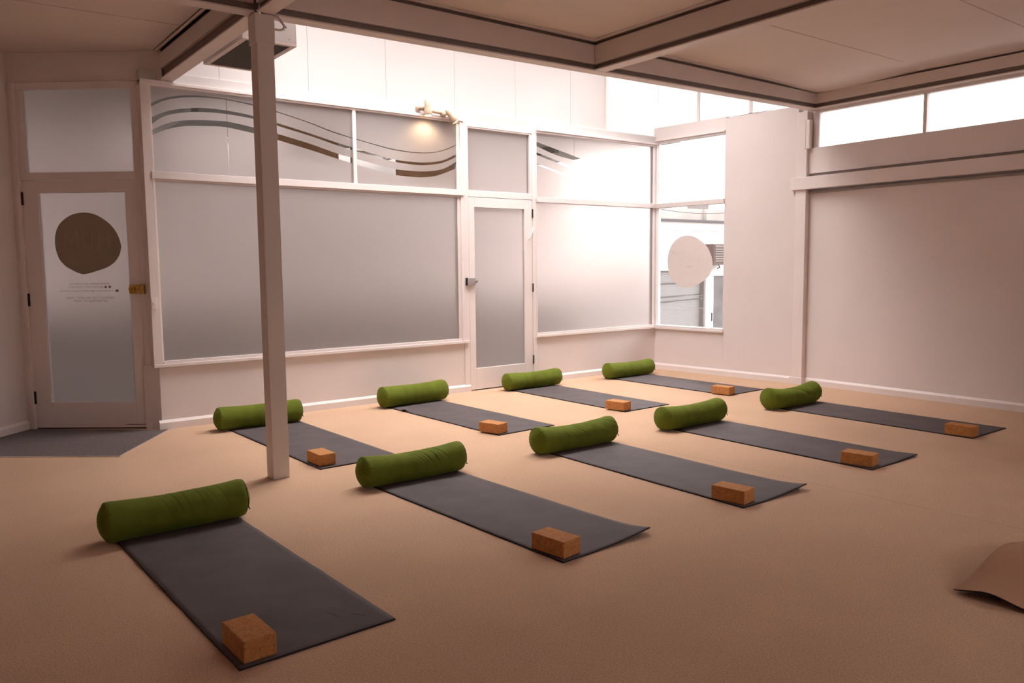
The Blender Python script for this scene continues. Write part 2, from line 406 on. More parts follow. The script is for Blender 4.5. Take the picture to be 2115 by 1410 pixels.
b = MB(); b.tube([(-2.876, -0.034, 1.200), (-2.876, -0.062, 1.200)], [0.013, 0.011], 14); b.box(-2.879, -2.873, -0.072, -0.060, 1.186, 1.214)
b.build('lock_knob', M['steel'], lk)
b = MB(); b.box(-2.990, -2.981, -0.036, -0.003, 1.158, 1.240); b.build('lock_slot', M['black'], lk)
b = MB()       # loose hook hanging on the hinge side
b.tube([(-2.052, -0.012, 1.797), (-2.075, -0.022, 1.745), (-2.105, -0.026, 1.695), (-2.128, -0.026, 1.654)], 0.007, 8)
b.build('door_hook', M['plastic'], d2, smooth=True)
b = MB()
b.box(-2.942, -2.93, 0.0, 0.06, 2.17, 2.846); b.box(-2.09, -2.056, 0.0, 0.06, 2.17, 2.846)
b.box(-2.93, -2.09, 0.0, 0.06, 2.17, 2.178); b.box(-2.93, -2.09, 0.0, 0.06, 2.832, 2.846)
w2 = struct(b.build('window_2', M['paint'], bevel=0.002))
pane('pane', -2.935, -2.085, 2.175, 2.84, w2, t0=0.032, t1=0.037)
film(-2.935, -2.085, 2.175, 2.84, [], 1, w2, y=0.030)

# --- window_3: frosted window right of the narrow door
b = MB()
b.box(-2.004, -1.992, -0.012, 0.06, 0.57, 2.86)
b.box(-0.062, 0.0, -0.010, 0.07, 0.55, 2.905)
b.box(-2.004, -0.03, -0.026, 0.05, 2.862, 2.884); b.box(-2.004, 0.0, -0.040, 0.05, 2.884, 2.906)
w3 = struct(b.build('window_3', M['paint'], bevel=0.003))
b = MB(); b.box(-2.008, 0.0, -0.034, 0.09, 0.535, 0.562); b.box(-2.0, -0.02, -0.018, 0.07, 0.562, 0.584); b.build('sill', M['paint'], w3, bevel=0.003)
b = MB(); b.box(-2.004, -0.0, -0.038, 0.06, 2.085, 2.142); b.build('mid_rail', M['paint'], w3, bevel=0.003)
pane('pane', -1.994, -0.06, 0.575, 2.09, w3); pane('pane', -1.994, -0.06, 2.135, 2.87, w3)
film(-1.994, -0.06, 0.575, 2.09, [], 1, w3)
film(-1.994, -0.06, 2.135, 2.87, [S6, S5, S4], 60, w3, seams=(-1.43,))

# ------------------------------------------------------------------ right wall up to the post, corner window
b = MB()
b.box(0.0, 1.035, -0.12, 0.0, 0.0, 0.535, AW)
b.box(1.035, 1.96, -0.12, 0.0, 0.0, 3.085, AW)
b.box(-0.03, 1.035, -0.12, 0.0, 2.945, 3.105, AW)
struct(b.build('wall_right', M['wall'], bevel=0.002))
b = MB()
b.box(-0.0, 0.02, -0.09, 0.004, 0.56, 2.93, AW)
b.box(1.028, 1.04, -0.10, 0.0, 0.53, 2.93, AW)
b.box(0.0, 1.035, -0.09, 0.012, 2.905, 2.928, AW); b.box(0.0, 1.035, -0.09, 0.026, 2.928, 2.950, AW)
w4 = struct(b.build('window_4', M['paint'], bevel=0.003))
b = MB(); b.box(0.0, 1.043, -0.11, 0.03, 0.528, 0.552, AW); b.box(0.0, 1.04, -0.09, 0.012, 0.552, 0.575, AW); b.build('sill', M['paint'], w4, bevel=0.003)
b = MB(); b.box(0.0, 1.036, -0.09, 0.03, 2.086, 2.142, AW); b.build('mid_rail', M['paint'], w4, bevel=0.003)
pane('pane', 0.015, 1.03, 0.57, 2.09, w4, AW, -0.046, -0.04); pane('pane', 0.015, 1.03, 2.138, 2.91, w4, AW, -0.046, -0.04)

def poly_flat(pts, f): return [f(p[0], p[1]) for p in pts]
def smooth_loop(pts, k=4):
    n = len(pts); o = []
    for i in range(n):
        p0, p1, p2, p3 = pts[i - 1], pts[i], pts[(i + 1) % n], pts[(i + 2) % n]
        for j in range(k):
            t = j / k
            o.append(tuple(0.5 * (2 * p1[c] + (p2[c] - p0[c]) * t + (2 * p0[c] - 5 * p1[c] + 4 * p2[c] - p3[c]) * t * t + (3 * p1[c] - p0[c] - 3 * p2[c] + p3[c]) * t**3) for c in (0, 1)))
    return o
def text_mesh(txt, name, mat, parent, place, width, height=None, cx=0.0, z=0.0, thin=False):
    """flat lettering; place(u, z) -> world; u runs in reading direction; centred on cx, base line z"""
    cu = bpy.data.curves.new('lettering', 'FONT'); cu.body = txt; cu.align_x = 'CENTER'; cu.space_character = 1.15
    cu.offset = -0.012 if thin else 0.0
    ob = bpy.data.objects.new('tmp', cu); COL.objects.link(ob)
    bpy.context.view_layer.update()
    dg = bpy.context.evaluated_depsgraph_get(); me = bpy.data.meshes.new_from_object(ob.evaluated_get(dg))
    x = [v.co.x for v in me.vertices]; y = [v.co.y for v in me.vertices]
    sxx = width / (max(x) - min(x)); syy = (height / (max(y) - min(y))) if height else sxx
    mx = (max(x) + min(x)) / 2
    b = MB(); b.add([place(cx + (v.co.x - mx) * sxx, z + (v.co.y - min(y)) * syy) for v in me.vertices], [tuple(p.vertices) for p in me.polygons])
    bpy.data.objects.remove(ob); bpy.data.curves.remove(cu); bpy.data.meshes.remove(me)
    return b.build(name, mat, parent)

def stroke_letters(strokes, w, place, name, mat, parent):
    b = MB()
    for pts in strokes:
        for (u0, v0), (u1, v1) in zip(pts[:-1], pts[1:]):
            d = Vector((u1 - u0, v1 - v0)).normalized(); n = Vector((-d.y, d.x)) * w / 2; e = d * w * 0.3
            b.add([place(*q) for q in ((u0 - n.x - e.x, v0 - n.y - e.y), (u1 - n.x + e.x, v1 - n.y + e.y), (u1 + n.x + e.x, v1 + n.y + e.y), (u0 + n.x - e.x, v0 + n.y - e.y))], [(0, 1, 2, 3)])
    return b.build(name, mat, parent)
def hum(u0, u1, z0, z1):
    """strokes of H U M over the span u0..u1"""
    w = u1 - u0; f = lambda t: u0 + w * t; zz = lambda t: z0 + (z1 - z0) * t
    H = [[(f(0), zz(0)), (f(0), zz(1))], [(f(.21), zz(0)), (f(.21), zz(1))], [(f(0), zz(.5)), (f(.21), zz(.5))]]
    U = [[(f(.37), zz(1)), (f(.37), zz(.28)), (f(.39), zz(.12)), (f(.43), zz(.02)), (f(.475), zz(0)), (f(.52), zz(.02)), (f(.56), zz(.12)), (f(.58), zz(.28)), (f(.58), zz(1))]]
    Mm = [[(f(.72), zz(0)), (f(.72), zz(1)), (f(.86), zz(.25)), (f(1.0), zz(1)), (f(1.0), zz(0))]]
    return H + U + Mm

blobA = [(0.471, 1.724), (0.572, 1.705), (0.665, 1.658), (0.757, 1.584), (0.821, 1.483), (0.851, 1.365), (0.841, 1.301), (0.805, 1.224), (0.736, 1.165), (0.652, 1.116), (0.566, 1.083), (0.479, 1.063), (0.413, 1.065), (0.346, 1.092), (0.271, 1.144), (0.21, 1.217), (0.179, 1.31), (0.17, 1.415), (0.184, 1.513), (0.229, 1.604), (0.303, 1.675), (0.384, 1.711)]
b = MB(); b.prism(smooth_loop(blobA), -0.0395, -0.0385, lambda s, z, t: AW(s, t, z))
dc = b.build('round_decal', M['decal_pink'], w4)
stroke_letters(hum(-0.735, -0.265, 1.325, 1.520), 0.020, lambda u, z: AW(-u, -0.0378, z), 'lettering', M['decal_letter_pink'], dc)
M['print_faint'] = m_decal('window_print_pale', (0.55, 0.50, 0.48))
for txt, wd, z, c in (('WWW.HUMSTUDIO.COM.AU', 0.40, 0.962, -0.51), ('@HUMSTUDIO.COMMUNITY', 0.38, 0.925, -0.52), ('CONTACT US TO HOST YOUR', 0.49, 0.803, -0.50), ('OFFERINGS AT HUM', 0.34, 0.768, -0.50)):
    text_mesh(txt, 'lettering', M['print_faint'], w4, lambda u, z: AW(-u, -0.0385, z), wd, 0.019, c, z, True)

# post at the end of that wall
b = MB(); b.box(0.135, 0.30, -2.078, -1.950, 0.0, 3.012); struct(b.build('trim_4', M['paint'], bevel=0.003))

# ------------------------------------------------------------------ right wall beyond the post
b = MB()
b.box(0.03, 8.1, -0.14, -0.02, 0.0, 2.135, BW)
b.box(0.03, 8.1, -0.14, -0.075, 2.12, 2.36, BW)
struct(b.build('wall_right', M['wall']))
b = MB()
b.box(-0.105, 8.1, 0.0, 0.075, 2.168, 2.302, BW)
struct(b.build('trim_5', M['paint'], bevel=0.003))
b = MB()
b.box(0.03, 8.1, -0.09, 0.012, 2.337, 2.612, BW)
struct(b.build('trim_6', M['paint'], bevel=0.003))
b = MB()
b.box(0.03, 8.1, -0.05, 0.0, 2.122, 2.146, BW); b.box(0.03, 8.1, -0.05, -0.01, 2.309, 2.337, BW)
struct(b.build('trim_7', simple('track_groove', (0.30, 0.25, 0.23), 0.5)))
b = MB()
b.box(0.10, 0.17, -0.08, -0.02, 2.612, 2.995, BW)
b.box(0.17, 8.1, -0.08, -0.01, 2.985, 3.02, BW); b.box(-0.06, 8.1, -0.14, -0.05, 3.0, 3.22, BW); b.box(0.0, 0.10, -0.14, -0.05, 2.61, 3.0, BW)
for s in (1.30, 2.62, 3.94, 5.26, 6.58): b.box(s, s + 0.035, -0.075, -0.01, 2.612, 2.99, BW)
w5 = struct(b.build('window_5', M['paint'], bevel=0.002))
for s0, s1 in ((0.17, 1.30), (1.335, 2.62), (2.655, 3.94), (3.975, 5.26), (5.295, 6.58), (6.615, 8.1)):
    pane('pane', s0, s1, 2.61, 2.99, w5, BW, -0.045, -0.039)
t = empty('conduit_cover', BW(0.075, 0.0, 2.60), 'short white vertical plastic cover on the post beside the high window', 'cover')
b = MB(); b.box(0.062, 0.105, -0.0, 0.062, 2.605, 2.915, BW); b.build('cover', M['plastic'], t, bevel=0.006)
b = MB(); b.box(0.036, 0.054, 0.01, 0.058, 2.605, 2.925, BW); b.build('pipe', M['plastic'], t, bevel=0.006)

# ------------------------------------------------------------------ entry door wall on the left
b = MB()
b.box(-0.26, 1.08, -0.12, 0.0, 2.912, 3.158, DW)
b.box(-0.26, 0.3, -0.16, -0.02, 2.95, 3.26, DW)
struct(b.build('wall_left', M['wall']))
b = MB()
b.box(-0.075, 0.0, -0.10, 0.015, 0.0, 2.912, DW)
b.box(0.99, 1.055, -0.10, 0.015, 0.0, 2.912, DW); b.box(0.985, 1.02, -0.10, 0.030, 0.0, 2.912, DW)
b.box(-0.0, 0.99, -0.10, 0.012, 2.116, 2.180, DW)
b.box(-0.075, 1.055, -0.10, 0.015, 2.858, 2.914, DW)
struct(b.build('trim_8', M['paint'], bevel=0.003))
b = MB(); b.box(-0.115, -0.060, -0.01, 0.012, 0.0, 0.55, DW); struct(b.build('wall_left', M['wall']))
b = MB()
b.box(0.006, 0.106, -0.045, 0.0, 0.010, 2.110, DW); b.box(0.848, 0.984, -0.045, 0.0, 0.010, 2.110, DW)
b.box(0.106, 0.848, -0.045, 0.0, 0.010, 0.230, DW); b.box(0.106, 0.848, -0.045, 0.0, 2.012, 2.110, DW)
d1 = struct(b.build('door_1', M['paint'], bevel=0.003))
pane('pane', 0.104, 0.850, 0.228, 2.014, d1, DW, -0.030, -0.025)
def filmD(s0, s1, z0, z1, t, parent):
    b = MB(); b.add([DW(s1, t, z0), DW(s0, t, z0), DW(s0, t, z1), DW(s1, t, z1)], [(0, 1, 2, 3)]); return b.build('frosted_film', M['frost'], parent, recalc=False)
filmD(0.104, 0.850, 0.228, 2.014, -0.0235, d1)
blobD = [(0.488, 1.847), (0.405, 1.837), (0.328, 1.802), (0.252, 1.741), (0.199, 1.663), (0.173, 1.576), (0.176, 1.533), (0.197, 1.477), (0.244, 1.421), (0.308, 1.383), (0.399, 1.353), (0.489, 1.33), (0.533, 1.332), (0.598, 1.36), (0.662, 1.399), (0.712, 1.461), (0.737, 1.548), (0.739, 1.617), (0.729, 1.677), (0.698, 1.742), (0.646, 1.793), (0.577, 1.831)]
b = MB(); b.prism(smooth_loop(blobD), -0.0228, -0.0218, lambda s, z, t: DW(s, t, z))
dc = b.build('round_decal', M['decal_dark'], d1)
stroke_letters(hum(0.275, 0.652, 1.548, 1.692), 0.013, lambda u, z: DW(u, -0.0212, z), 'lettering', M['decal_letter_dark'], dc)
for txt, wd, z, c in (('WWW.HUMSTUDIO.COM.AU', 0.345, 1.238, 0.463), ('@HUMSTUDIO.COMMUNITY', 0.30, 1.209, 0.497), ('COMMUNITY@HUMSTUDIO.COM.AU', 0.46, 1.176, 0.492), ('CONTACT US TO HOST YOUR', 0.415, 1.119, 0.463), ('OFFERINGS AT HUM', 0.288, 1.093, 0.461)):
    text_mesh(txt, 'lettering', M['print'], d1, lambda u, z: DW(u, -0.0215, z), wd, 0.017, c, z)
b = MB()       # two round social-media marks and an envelope before the lines
f = lambda s, z, t: DW(s, t, z)
for c in (0.290, 0.325): b.prism([(c + 0.011 * math.cos(a * PI / 6), 1.218 + 0.011 * math.sin(a * PI / 6)) for a in range(12)], -0.0228, -0.0216, f)
b.prism([(0.215, 1.176), (0.242, 1.176), (0.242, 1.196), (0.215, 1.196)], -0.0228, -0.0216, f)
b.build('icon', M['print'], d1)
for z in (2.020, 1.169, 0.328):
    b = MB(); b.box(0.972, 0.988, 0.001, 0.014, z - 0.108, z, DW); b.build('hinge', M['black'], d1)
b = MB(); b.box(0.014, 0.100, 0.0, 0.026, 1.160, 1.235, DW)
lk = b.build('night_latch', M['brass'], d1, bevel=0.003)
b = MB(); c = Vector(DW(0.072, 0.026, 1.198)); b.tube([c, c + DN * 0.012, c + DN * 0.022], [0.027, 0.026, 0.018], 20); b.tube([c + DN * 0.022, c + DN * 0.042], [0.011, 0.013], 14)
b.build('turn_knob', M['brass'], lk, smooth=False)
b = MB(); b.box(-0.036, 0.006, 0.014, 0.044, 1.158, 1.238, DW); b.build('strike_box', M['brass'], lk, bevel=0.004)
b = MB(); b.box(0.03, 0.20, -0.001, 0.0008, 0.034, 0.038, DW); b.build('scratch', M['dark'], d1)
b = MB(); b.box(0.0, 0.99, -0.03, -0.006, 0.0, 0.012, DW); struct(b.build('trim_9', M['dark']))
b = MB()
b.box(0.0, 0.0145, -0.06, 0.004, 2.18, 2.858, DW); b.box(0.935, 0.985, -0.06, 0.004, 2.18, 2.858, DW); b.box(0.94, 0.965, -0.06, 0.010, 2.18, 2.858, DW)
w6 = struct(b.build('window_6', M['paint'], bevel=0.002))
pane('pane', 0.0, 0.94, 2.178, 2.86, w6, DW, -0.030, -0.025); filmD(0.0, 0.94, 2.178, 2.86, -0.0235, w6)

# left wall, and the rest of the room behind the camera
b = MB(); b.box(-0.02, 4.22, -0.12, 0.0, 0.0, 3.17, LW); struct(b.build('wall_left', M['wall']))
b = MB(); b.box(-10.12, -10.0, -10.1, -2.10, 0.0, CZ); struct(b.build('wall_left', M['wall']))
FW = (-4.7, -2.7, 1.0, 2.2)     # unseen window added behind the camera as fill light
b = MB(); b.box(-10.12, FW[0], -10.12, -10.0, 0.0, CZ); b.box(FW[1], 0.3, -10.12, -10.0, 0.0, CZ); b.box(FW[0], FW[1], -10.12, -10.0, 0.0, FW[2]); b.box(FW[0], FW[1], -10.12, -10.0, FW[3], CZ)
struct(b.build('wall_front', M['wall']))
b = MB()
for x in (FW[0], -3.72, FW[1] - 0.05): b.box(x, x + 0.05, -10.08, -9.99, FW[2], FW[3])
b.box(FW[0], FW[1], -10.08, -9.97, FW[2] - 0.04, FW[2]); b.box(FW[0], FW[1], -10.08, -9.99, FW[3] - 0.05, FW[3])
w10 = struct(b.build('fill_window', M['paint']))
b = MB(); b.box(FW[0] + 0.02, FW[1] - 0.02, -10.05, -10.044, FW[2], FW[3] - 0.03); b.build('pane', M['glass'], w10)

# baseboards
def skirt(name, segs):
    b = MB()
    for s0, s1, xf in segs:
        prof = [(0.0, 0.0), (0.021, 0.0), (0.021, 0.058), (0.004, 0.080), (0.0, 0.080)]
        vs = [xf(s, t, z) for s in (s0, s1) for t, z in prof]; n = len(prof)
        b.add(vs, [tuple(range(n))[::-1], tuple(range(n, 2 * n))] + [(i, (i + 1) % n, n + (i + 1) % n, n + i) for i in range(n)])
    return struct(b.build(name, M['paint']))
BK = lambda s, t, z: (s, -t, z)
skirt('baseboard_back', [(-6.16, -2.945, BK), (-2.055, 0.0, BK)])
skirt('baseboard_right', [(0.0, 1.955, AW), (0.03, 8.0, lambda s, t, z: BW(s, t - 0.02, z))])
b = MB(); b.box(0.118, 0.19, -2.095, -1.93, 0.0, 0.078); struct(b.build('baseboard_right', M['paint'], bevel=0.004))
skirt('baseboard_left', [(0.0, 4.2, LW), (-0.13, -0.005, lambda s, t, z: DW(s, t + 0.012, z))])

# ------------------------------------------------------------------ raised part over the back: clerestory, added roof light
b = MB()
for s in (-0.16, 0.57, 1.296, 2.02): b.box(s, s + 0.035, -0.12, -0.07, 3.0, 4.25, AW)
b.box(-0.16, 2.06, -0.12, -0.07, 3.06, 3.105, AW)
w7 = struct(b.build('window_7', M['paint']))
for s0, s1 in ((-0.125, 0.57), (0.605, 1.296), (1.331, 2.02)): pane('pane', s0, s1, 3.09, 4.25, w7, AW, -0.098, -0.092, 'pebble')
b = MB(); b.box(-0.857, -0.85, 0.03, 0.07, 2.997, 4.25); b.box(-0.857, 0.12, 0.03, 0.08, 2.990, 3.004)
w8 = struct(b.build('window_8', M['paint'])); pane('pane', -0.852, 0.10, 3.0, 4.25, w8, None, 0.045, 0.051, 'pebble')
b = MB()
b.box(-6.06, 0.4, -2.12, -2.06, CZ, 4.25); b.box(-6.06, -6.0, -2.12, 0.09, 3.16, 4.25)
struct(b.build('wall_back', M['panel']))
SK = (-5.88, -0.55, -1.80, -0.30)     # roof light opening, unseen, added to account for daylight on the panels
b = MB()
b.box(-6.1, SK[0], -2.15, 0.12, 4.25, 4.33); b.box(SK[1], 0.42, -2.15, 0.12, 4.25, 4.33)
b.box(SK[0], SK[1], -2.15, SK[2], 4.25, 4.33); b.box(SK[0], SK[1], SK[3], 0.12, 4.25, 4.33)
struct(b.build('ceiling', M['panel']))
b = MB()
for x in (SK[0], -4.31, -3.07, -1.82, SK[1]): b.box(x - 0.02, x + 0.02, SK[2], SK[3], 4.29, 4.36)
w9 = struct(b.build('added_roof_light', M['paint']))
for i, x in enumerate((SK[0], -4.31, -3.07, -1.82)):
    b = MB(); b.box(x + 0.02, (-4.31, -3.07, -1.82, SK[1])[i] - 0.02, SK[2], SK[3], 4.335, 4.341); b.build('pane', M['glass'], w9)

# ------------------------------------------------------------------ ceilings
def ceil_patch(name, x0, x1, y0, y1, z, fn=None, n=1, m_=1):
    b = MB(); vs = []; fs = []
    for j in range(m_ + 1):
        for i in range(n + 1):
            x = x0 + (x1 - x0) * i / n; y = y0 + (y1 - y0) * j / m_
            vs.append((x, y, z + (fn(x, y) if fn else 0)))
    for j in range(m_):
        for i in range(n): a = j * (n + 1) + i; fs.append((a, a + n + 1, a + n + 2, a + 1))
    b.add(vs, fs); o = b.build(name, M['ceil'], smooth=True, recalc=False)
    return struct(o)
def sag(x, y):
    d = max(0.0, 1 - abs(x - 0.13) / 0.9)
    return -0.034 * d * d * (3 - 2 * d) * math.exp(-((y + 2.55) / 0.55) ** 2)
b = MB(); b.box(-10.1, 0.34, -10.1, -2.05, CZ + 0.03, CZ + 0.08); b.box(-10.1, -5.95, -2.1, 1.0, CZ + 0.03, CZ + 0.08); struct(b.build('ceiling', M['ceil']))
ceil_patch('ceiling', -3.10, 0.30, -10.05, -2.15, CZ, sag, 40, 120)
ceil_patch('ceiling', -6.0, -3.10, -10.05, -2.15, CZ)
ceil_patch('ceiling', -10.05, -6.0, -10.05, -2.15, CZ)
b = MB(); b.add([(-6.0, -2.15, 3.16), (-6.0, 0.10, 3.16), (-7.1, 0.95, 3.16), (-10.05, -2.15, 3.16)], [(0, 1, 2, 3)]); struct(b.build('ceiling', M['ceil']))
M['seam'] = simple('ceiling_joint', (0.55, 0.45, 0.40), 0.8)
def seamline(x0, y0, x1, y1, z, w=0.010):
    d = Vector((x1 - x0, y1 - y0)).normalized(); n = Vector((-d.y, d.x)) * w / 2
    b = MB(); b.prism([(x0 - n.x, y0 - n.y), (x1 - n.x, y1 - n.y), (x1 + n.x, y1 + n.y), (x0 + n.x, y0 + n.y)], z - 0.002, z)
    struct(b.build('trim_10', M['seam']))
seamline(-3.05, -3.30, -0.35, -3.36, CZ); seamline(-3.05, -4.46, 0.08, -4.47, CZ); seamline(-8.6, -0.70, -6.06, -0.83, 3.16, 0.006)

# ------------------------------------------------------------------ beams
def beam(p0, p1, z0, z1, ctop, label, gap=0.052, w=0.055, fa=0.030):
    p0, p1 = Vector(p0), Vector(p1); d = (p1 - p0); L = d.length; d.normalize(); n = Vector((-d.y, d.x))
    root = empty('ceiling_beam', (p0.x, p0.y, z0), label, 'beam', 'painted ceiling beams')
    def seg(mb, t0, t1, za, zb, up=False):
        # za/zb offsets over the sloping underside; up -> zb is an absolute height
        vs = []
        for s in (0, L):
            zz = z0 + (z1 - z0) * s / L; q = p0 + d * s
            for t in (t0, t1):
                p = q + n * t; vs += [(p.x, p.y, zz + za), (p.x, p.y, zb if up else zz + zb)]
        mb.add(vs, [(0, 1, 3, 2), (4, 6, 7, 5), (0, 4, 5, 1), (2, 3, 7, 6), (0, 2, 6, 4), (1, 5, 7, 3)])
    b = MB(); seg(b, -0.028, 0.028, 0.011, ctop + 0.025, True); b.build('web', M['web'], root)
    b = MB(); seg(b, -w, w, 0.0, 0.011); b.build('flange', M['beam'], root, bevel=0.002)
    for sgn in (-1, 1):
        b = MB(); seg(b, sgn * 0.029, sgn * w, gap, ctop - fa, True); b.build('fascia', M['beam'], root, bevel=0.002)
    return root
YB = -2.145
beam((-5.94, YB), (0.13, YB), zf(-5.94), zf(0.13), CZ, 'long white beam running from the free-standing post to the right wall')
beam((-5.965, -2.08), (-5.965, 0.0), 2.925, 2.925, 3.16, 'white beam from the free-standing post to the corner beside the entry door', gap=0.085)
beam((-6.01, YB), (-9.2, YB), 2.925, 2.90, 3.16, 'white beam leaving the free-standing post to the left, above the entry area')
beam((-5.945, -2.21), (-5.945, -9.9), 2.925, 2.925, CZ, 'white beam leaving the post head towards the front, cut by the top edge')
beam((-3.10, -2.205), (-3.14, -9.9), zf(-3.1), zf(-3.1), CZ, 'white cross beam in the middle of the ceiling, between the two big panels', w=0.06)
beam((0.155, -2.09), (-0.02, -9.9), 3.012, 3.012, CZ, 'white beam above the high strip window on the right wall', w=0.06)
# pale beading where the linings meet the beams
b = MB()
for x0, x1, y in ((-3.03, 0.08, -2.222), (-5.87, -3.18, -2.222)): b.box(x0, x1, y - 0.03, y, CZ - 0.012, CZ - 0.0005)
for x in (-3.20, -3.035): b.box(x - 0.012, x + 0.012, -9.9, -2.25, CZ - 0.012, CZ - 0.0005)
b.box(0.04, 0.065, -9.9, -3.3, CZ - 0.012, CZ - 0.0005)
b.box(-6.055, -6.035, -2.06, -0.03, 3.148, 3.1595)
struct(b.build('trim_11', M['beam']))

# ------------------------------------------------------------------ free-standing post
t = empty('support_post', (-5.95, -2.145, 0), 'free-standing square white timber post rising from carpet to the beams', 'post')
b = MB(); b.box(-6.004, -5.894, -2.203, -2.093, 0.0, 2.924); b.build('shaft', M['beam'], t, bevel=0.004)
b = MB(); b.box(-6.012, -5.886, -2.207, -2.085, 2.745, 2.922); b.build('head_plate', M['beam'], t, bevel=0.006)
b = MB(); b.tube([(-5.868 + 0.045 * math.sin(a * PI / 8) , -2.20, 2.925 - 0.085 * math.sin(a * PI / 16) ) for a in range(17)], 0.007, 8)
b.tube([(-5.872 + 0.07 * math.sin(a * PI / 14) , -2.185, 2.93 - 0.065 * math.sin(a * PI / 14) ) for a in range(15)], 0.006, 8)
tag(b.build('cable_loop', M['beam'], smooth=True), 'small loop of painted cable hanging at the post head', 'cable')

# ceiling unit behind the post
t = empty('ceiling_unit', (-5.61, -0.97, 2.995), 'white box air unit with dark filter underneath, hanging behind the post', 'air unit')
b = MB(); b.box(-5.815, -5.415, -1.425, -0.515, 2.995, 3.9); b.build('housing', M['panel'], t, bevel=0.004)
b = MB(); b.box(-5.815, -5.415, -1.425, -1.39, 2.975, 2.996); b.box(-5.815, -5.415, -0.55, -0.515, 2.975, 2.996); b.box(-5.815, -5.775, -1.39, -0.55, 2.975, 2.996); b.box(-5.455, -5.415, -1.39, -0.55, 2.975, 2.996)
b.build('frame', M['beam'], t, bevel=0.002)
b = MB(); b.box(-5.775, -5.455, -1.39, -0.55, 2.980, 2.994); b.build('filter', M['foam'], t)
for x in (-5.795, -5.435):
    for y in (-1.3, -0.64):
        b = MB(); b.tube([(x, y, 2.972), (x, y, 2.977)], 0.006, 8); b.build('screw', M['steel'], t)
for x, z in ((-5.72, 3.02), (-5.47, 3.02), (-5.5, 3.08)):
    b = MB(); b.tube([(x, -1.428, z), (x, -1.422, z)], 0.006, 8); b.build('screw', M['steel'], t)

# light switch on the window frame
t = empty('light_switch', (-6.163, -0.032, 1.03), 'small white light switch on window frame beside the entry door', 'switch')
b = MB(); b.box(-6.181, -6.141, -0.043, -0.030, 1.028, 1.125); b.build('plate', M['plastic'], t, bevel=0.003)
b = MB(); b.box(-6.168, -6.154, -0.051, -0.042, 1.070, 1.090); b.build('rocker', M['plastic'], t, bevel=0.003)

# twin spotlight on the board above the long window
t = empty('twin_spotlight', (-3.36, -0.005, 2.95), 'white twin-head spotlight fixed above the long frosted window', 'light')
b = MB(); b.tube([(-3.545, -0.008, 2.962), (-3.545, -0.05, 2.962)], [0.028, 0.024], 18); b.tube([(-3.545, -0.045, 2.962), (-3.50, -0.08, 2.965)], 0.014, 12)
b.tube([(-3.53, -0.05, 2.955), (-3.40, -0.055, 2.945), (-3.24, -0.055, 2.935)], 0.017, 14); b.tube([(-3.27, -0.03, 2.93), (-3.27, -0.085, 2.925)], 0.026, 16)
b.build('bracket', M['cream'], t, smooth=True)
def head(p, d, nm='lamp_head'):
    p = Vector(p); d = Vector(d).normalized(); b = MB()
    b.tube([p - d * 0.075, p - d * 0.07, p - d * 0.01, p, p + d * 0.03, p + d * 0.062, p + d * 0.072], [0.018, 0.028, 0.030, 0.033, 0.040, 0.046, 0.044], 24)
    h = b.build(nm, M['cream'], t, smooth=True)
    b = MB(); b.tube([p + d * 0.066, p + d * 0.078, p + d * 0.088], [0.041, 0.036, 0.012], 20); b.build('bulb', M['bulb'], h, smooth=True)
mb_, nb_, bb_ = newmat('warm_bulb'); bb_.inputs['Base Color'].default_value = (0.8, 0.6, 0.4, 1)
bb_.inputs['Emission Color'].default_value = (1.0, 0.62, 0.28, 1); bb_.inputs['Emission Strength'].default_value = 4.0
M['bulb'] = mb_
head((-3.485, -0.10, 2.965), (0.10, 0.05, -1)); head((-3.195, -0.085, 2.918), (0.55, -0.1, -0.62))
ld = bpy.data.lights.new('spot_lamp', 'SPOT'); ld.energy = 13.0; ld.color = (1.0, 0.70, 0.42); ld.spot_size = 2.5; ld.spot_blend = 0.6; ld.shadow_soft_size = 0.05
lo = bpy.data.objects.new('spot_lamp', ld); COL.objects.link(lo); lo.location = (-3.475, -0.13, 2.86); lo.rotation_euler = (math.radians(14), 0, 0)

# loose wire lying on top of the right wall
b = MB(); b.tube([AW(1.05 + 0.08 * k, 0.0 + 0.01 * math.sin(k * 1.7), 3.092 + (0.045 * math.exp(-((k - 9) / 1.3) ** 2)) + 0.004 * math.sin(k * 2.1)) for k in range(12)], 0.003, 6)
tag(b.build('loose_wire', M['black'], smooth=True), 'thin dark wire lying along the top of the right wall', 'wire')

# ------------------------------------------------------------------ outdoors
b = MB()
b.box(-40, 40, 0.125, 3.4, -0.30, -0.12)
b.box(-40, 40, 3.4, 60, -1.1, -0.95)
b.box(0.75, 40, -30, 0.125, -0.30, -0.12)
struct(b.build('ground', M['pave']))
XE = 0.6       # walkway added to dim the frosted glass: open right end of the arcade
t = empty('added_arcade', (-5.5, 1.6, -0.12), 'covered walkway added outside to dim the frosted glass, seen through its clear stripes', 'added_arcade')
b = MB(); b.box(-5.88, XE, 0.10, 3.02, 2.99, 3.05); b.box(-5.4, XE, 3.14, 3.3, 2.99, 3.05); b.box(-5.88, -5.4, 3.02, 3.3, 2.99, 3.05); b.build('soffit', M['soffit'], t)  # slot left open at the back lets sky light the opposite wall
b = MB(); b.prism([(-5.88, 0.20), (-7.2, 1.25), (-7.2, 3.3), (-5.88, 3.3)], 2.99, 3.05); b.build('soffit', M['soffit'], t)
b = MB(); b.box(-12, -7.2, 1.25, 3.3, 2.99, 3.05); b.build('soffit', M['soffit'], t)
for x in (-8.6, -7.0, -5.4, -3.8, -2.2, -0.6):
    b = MB(); b.box(x, x + 0.07, 1.3, 3.19, 2.90, 2.99); b.build('joist', M['soffit'], t)
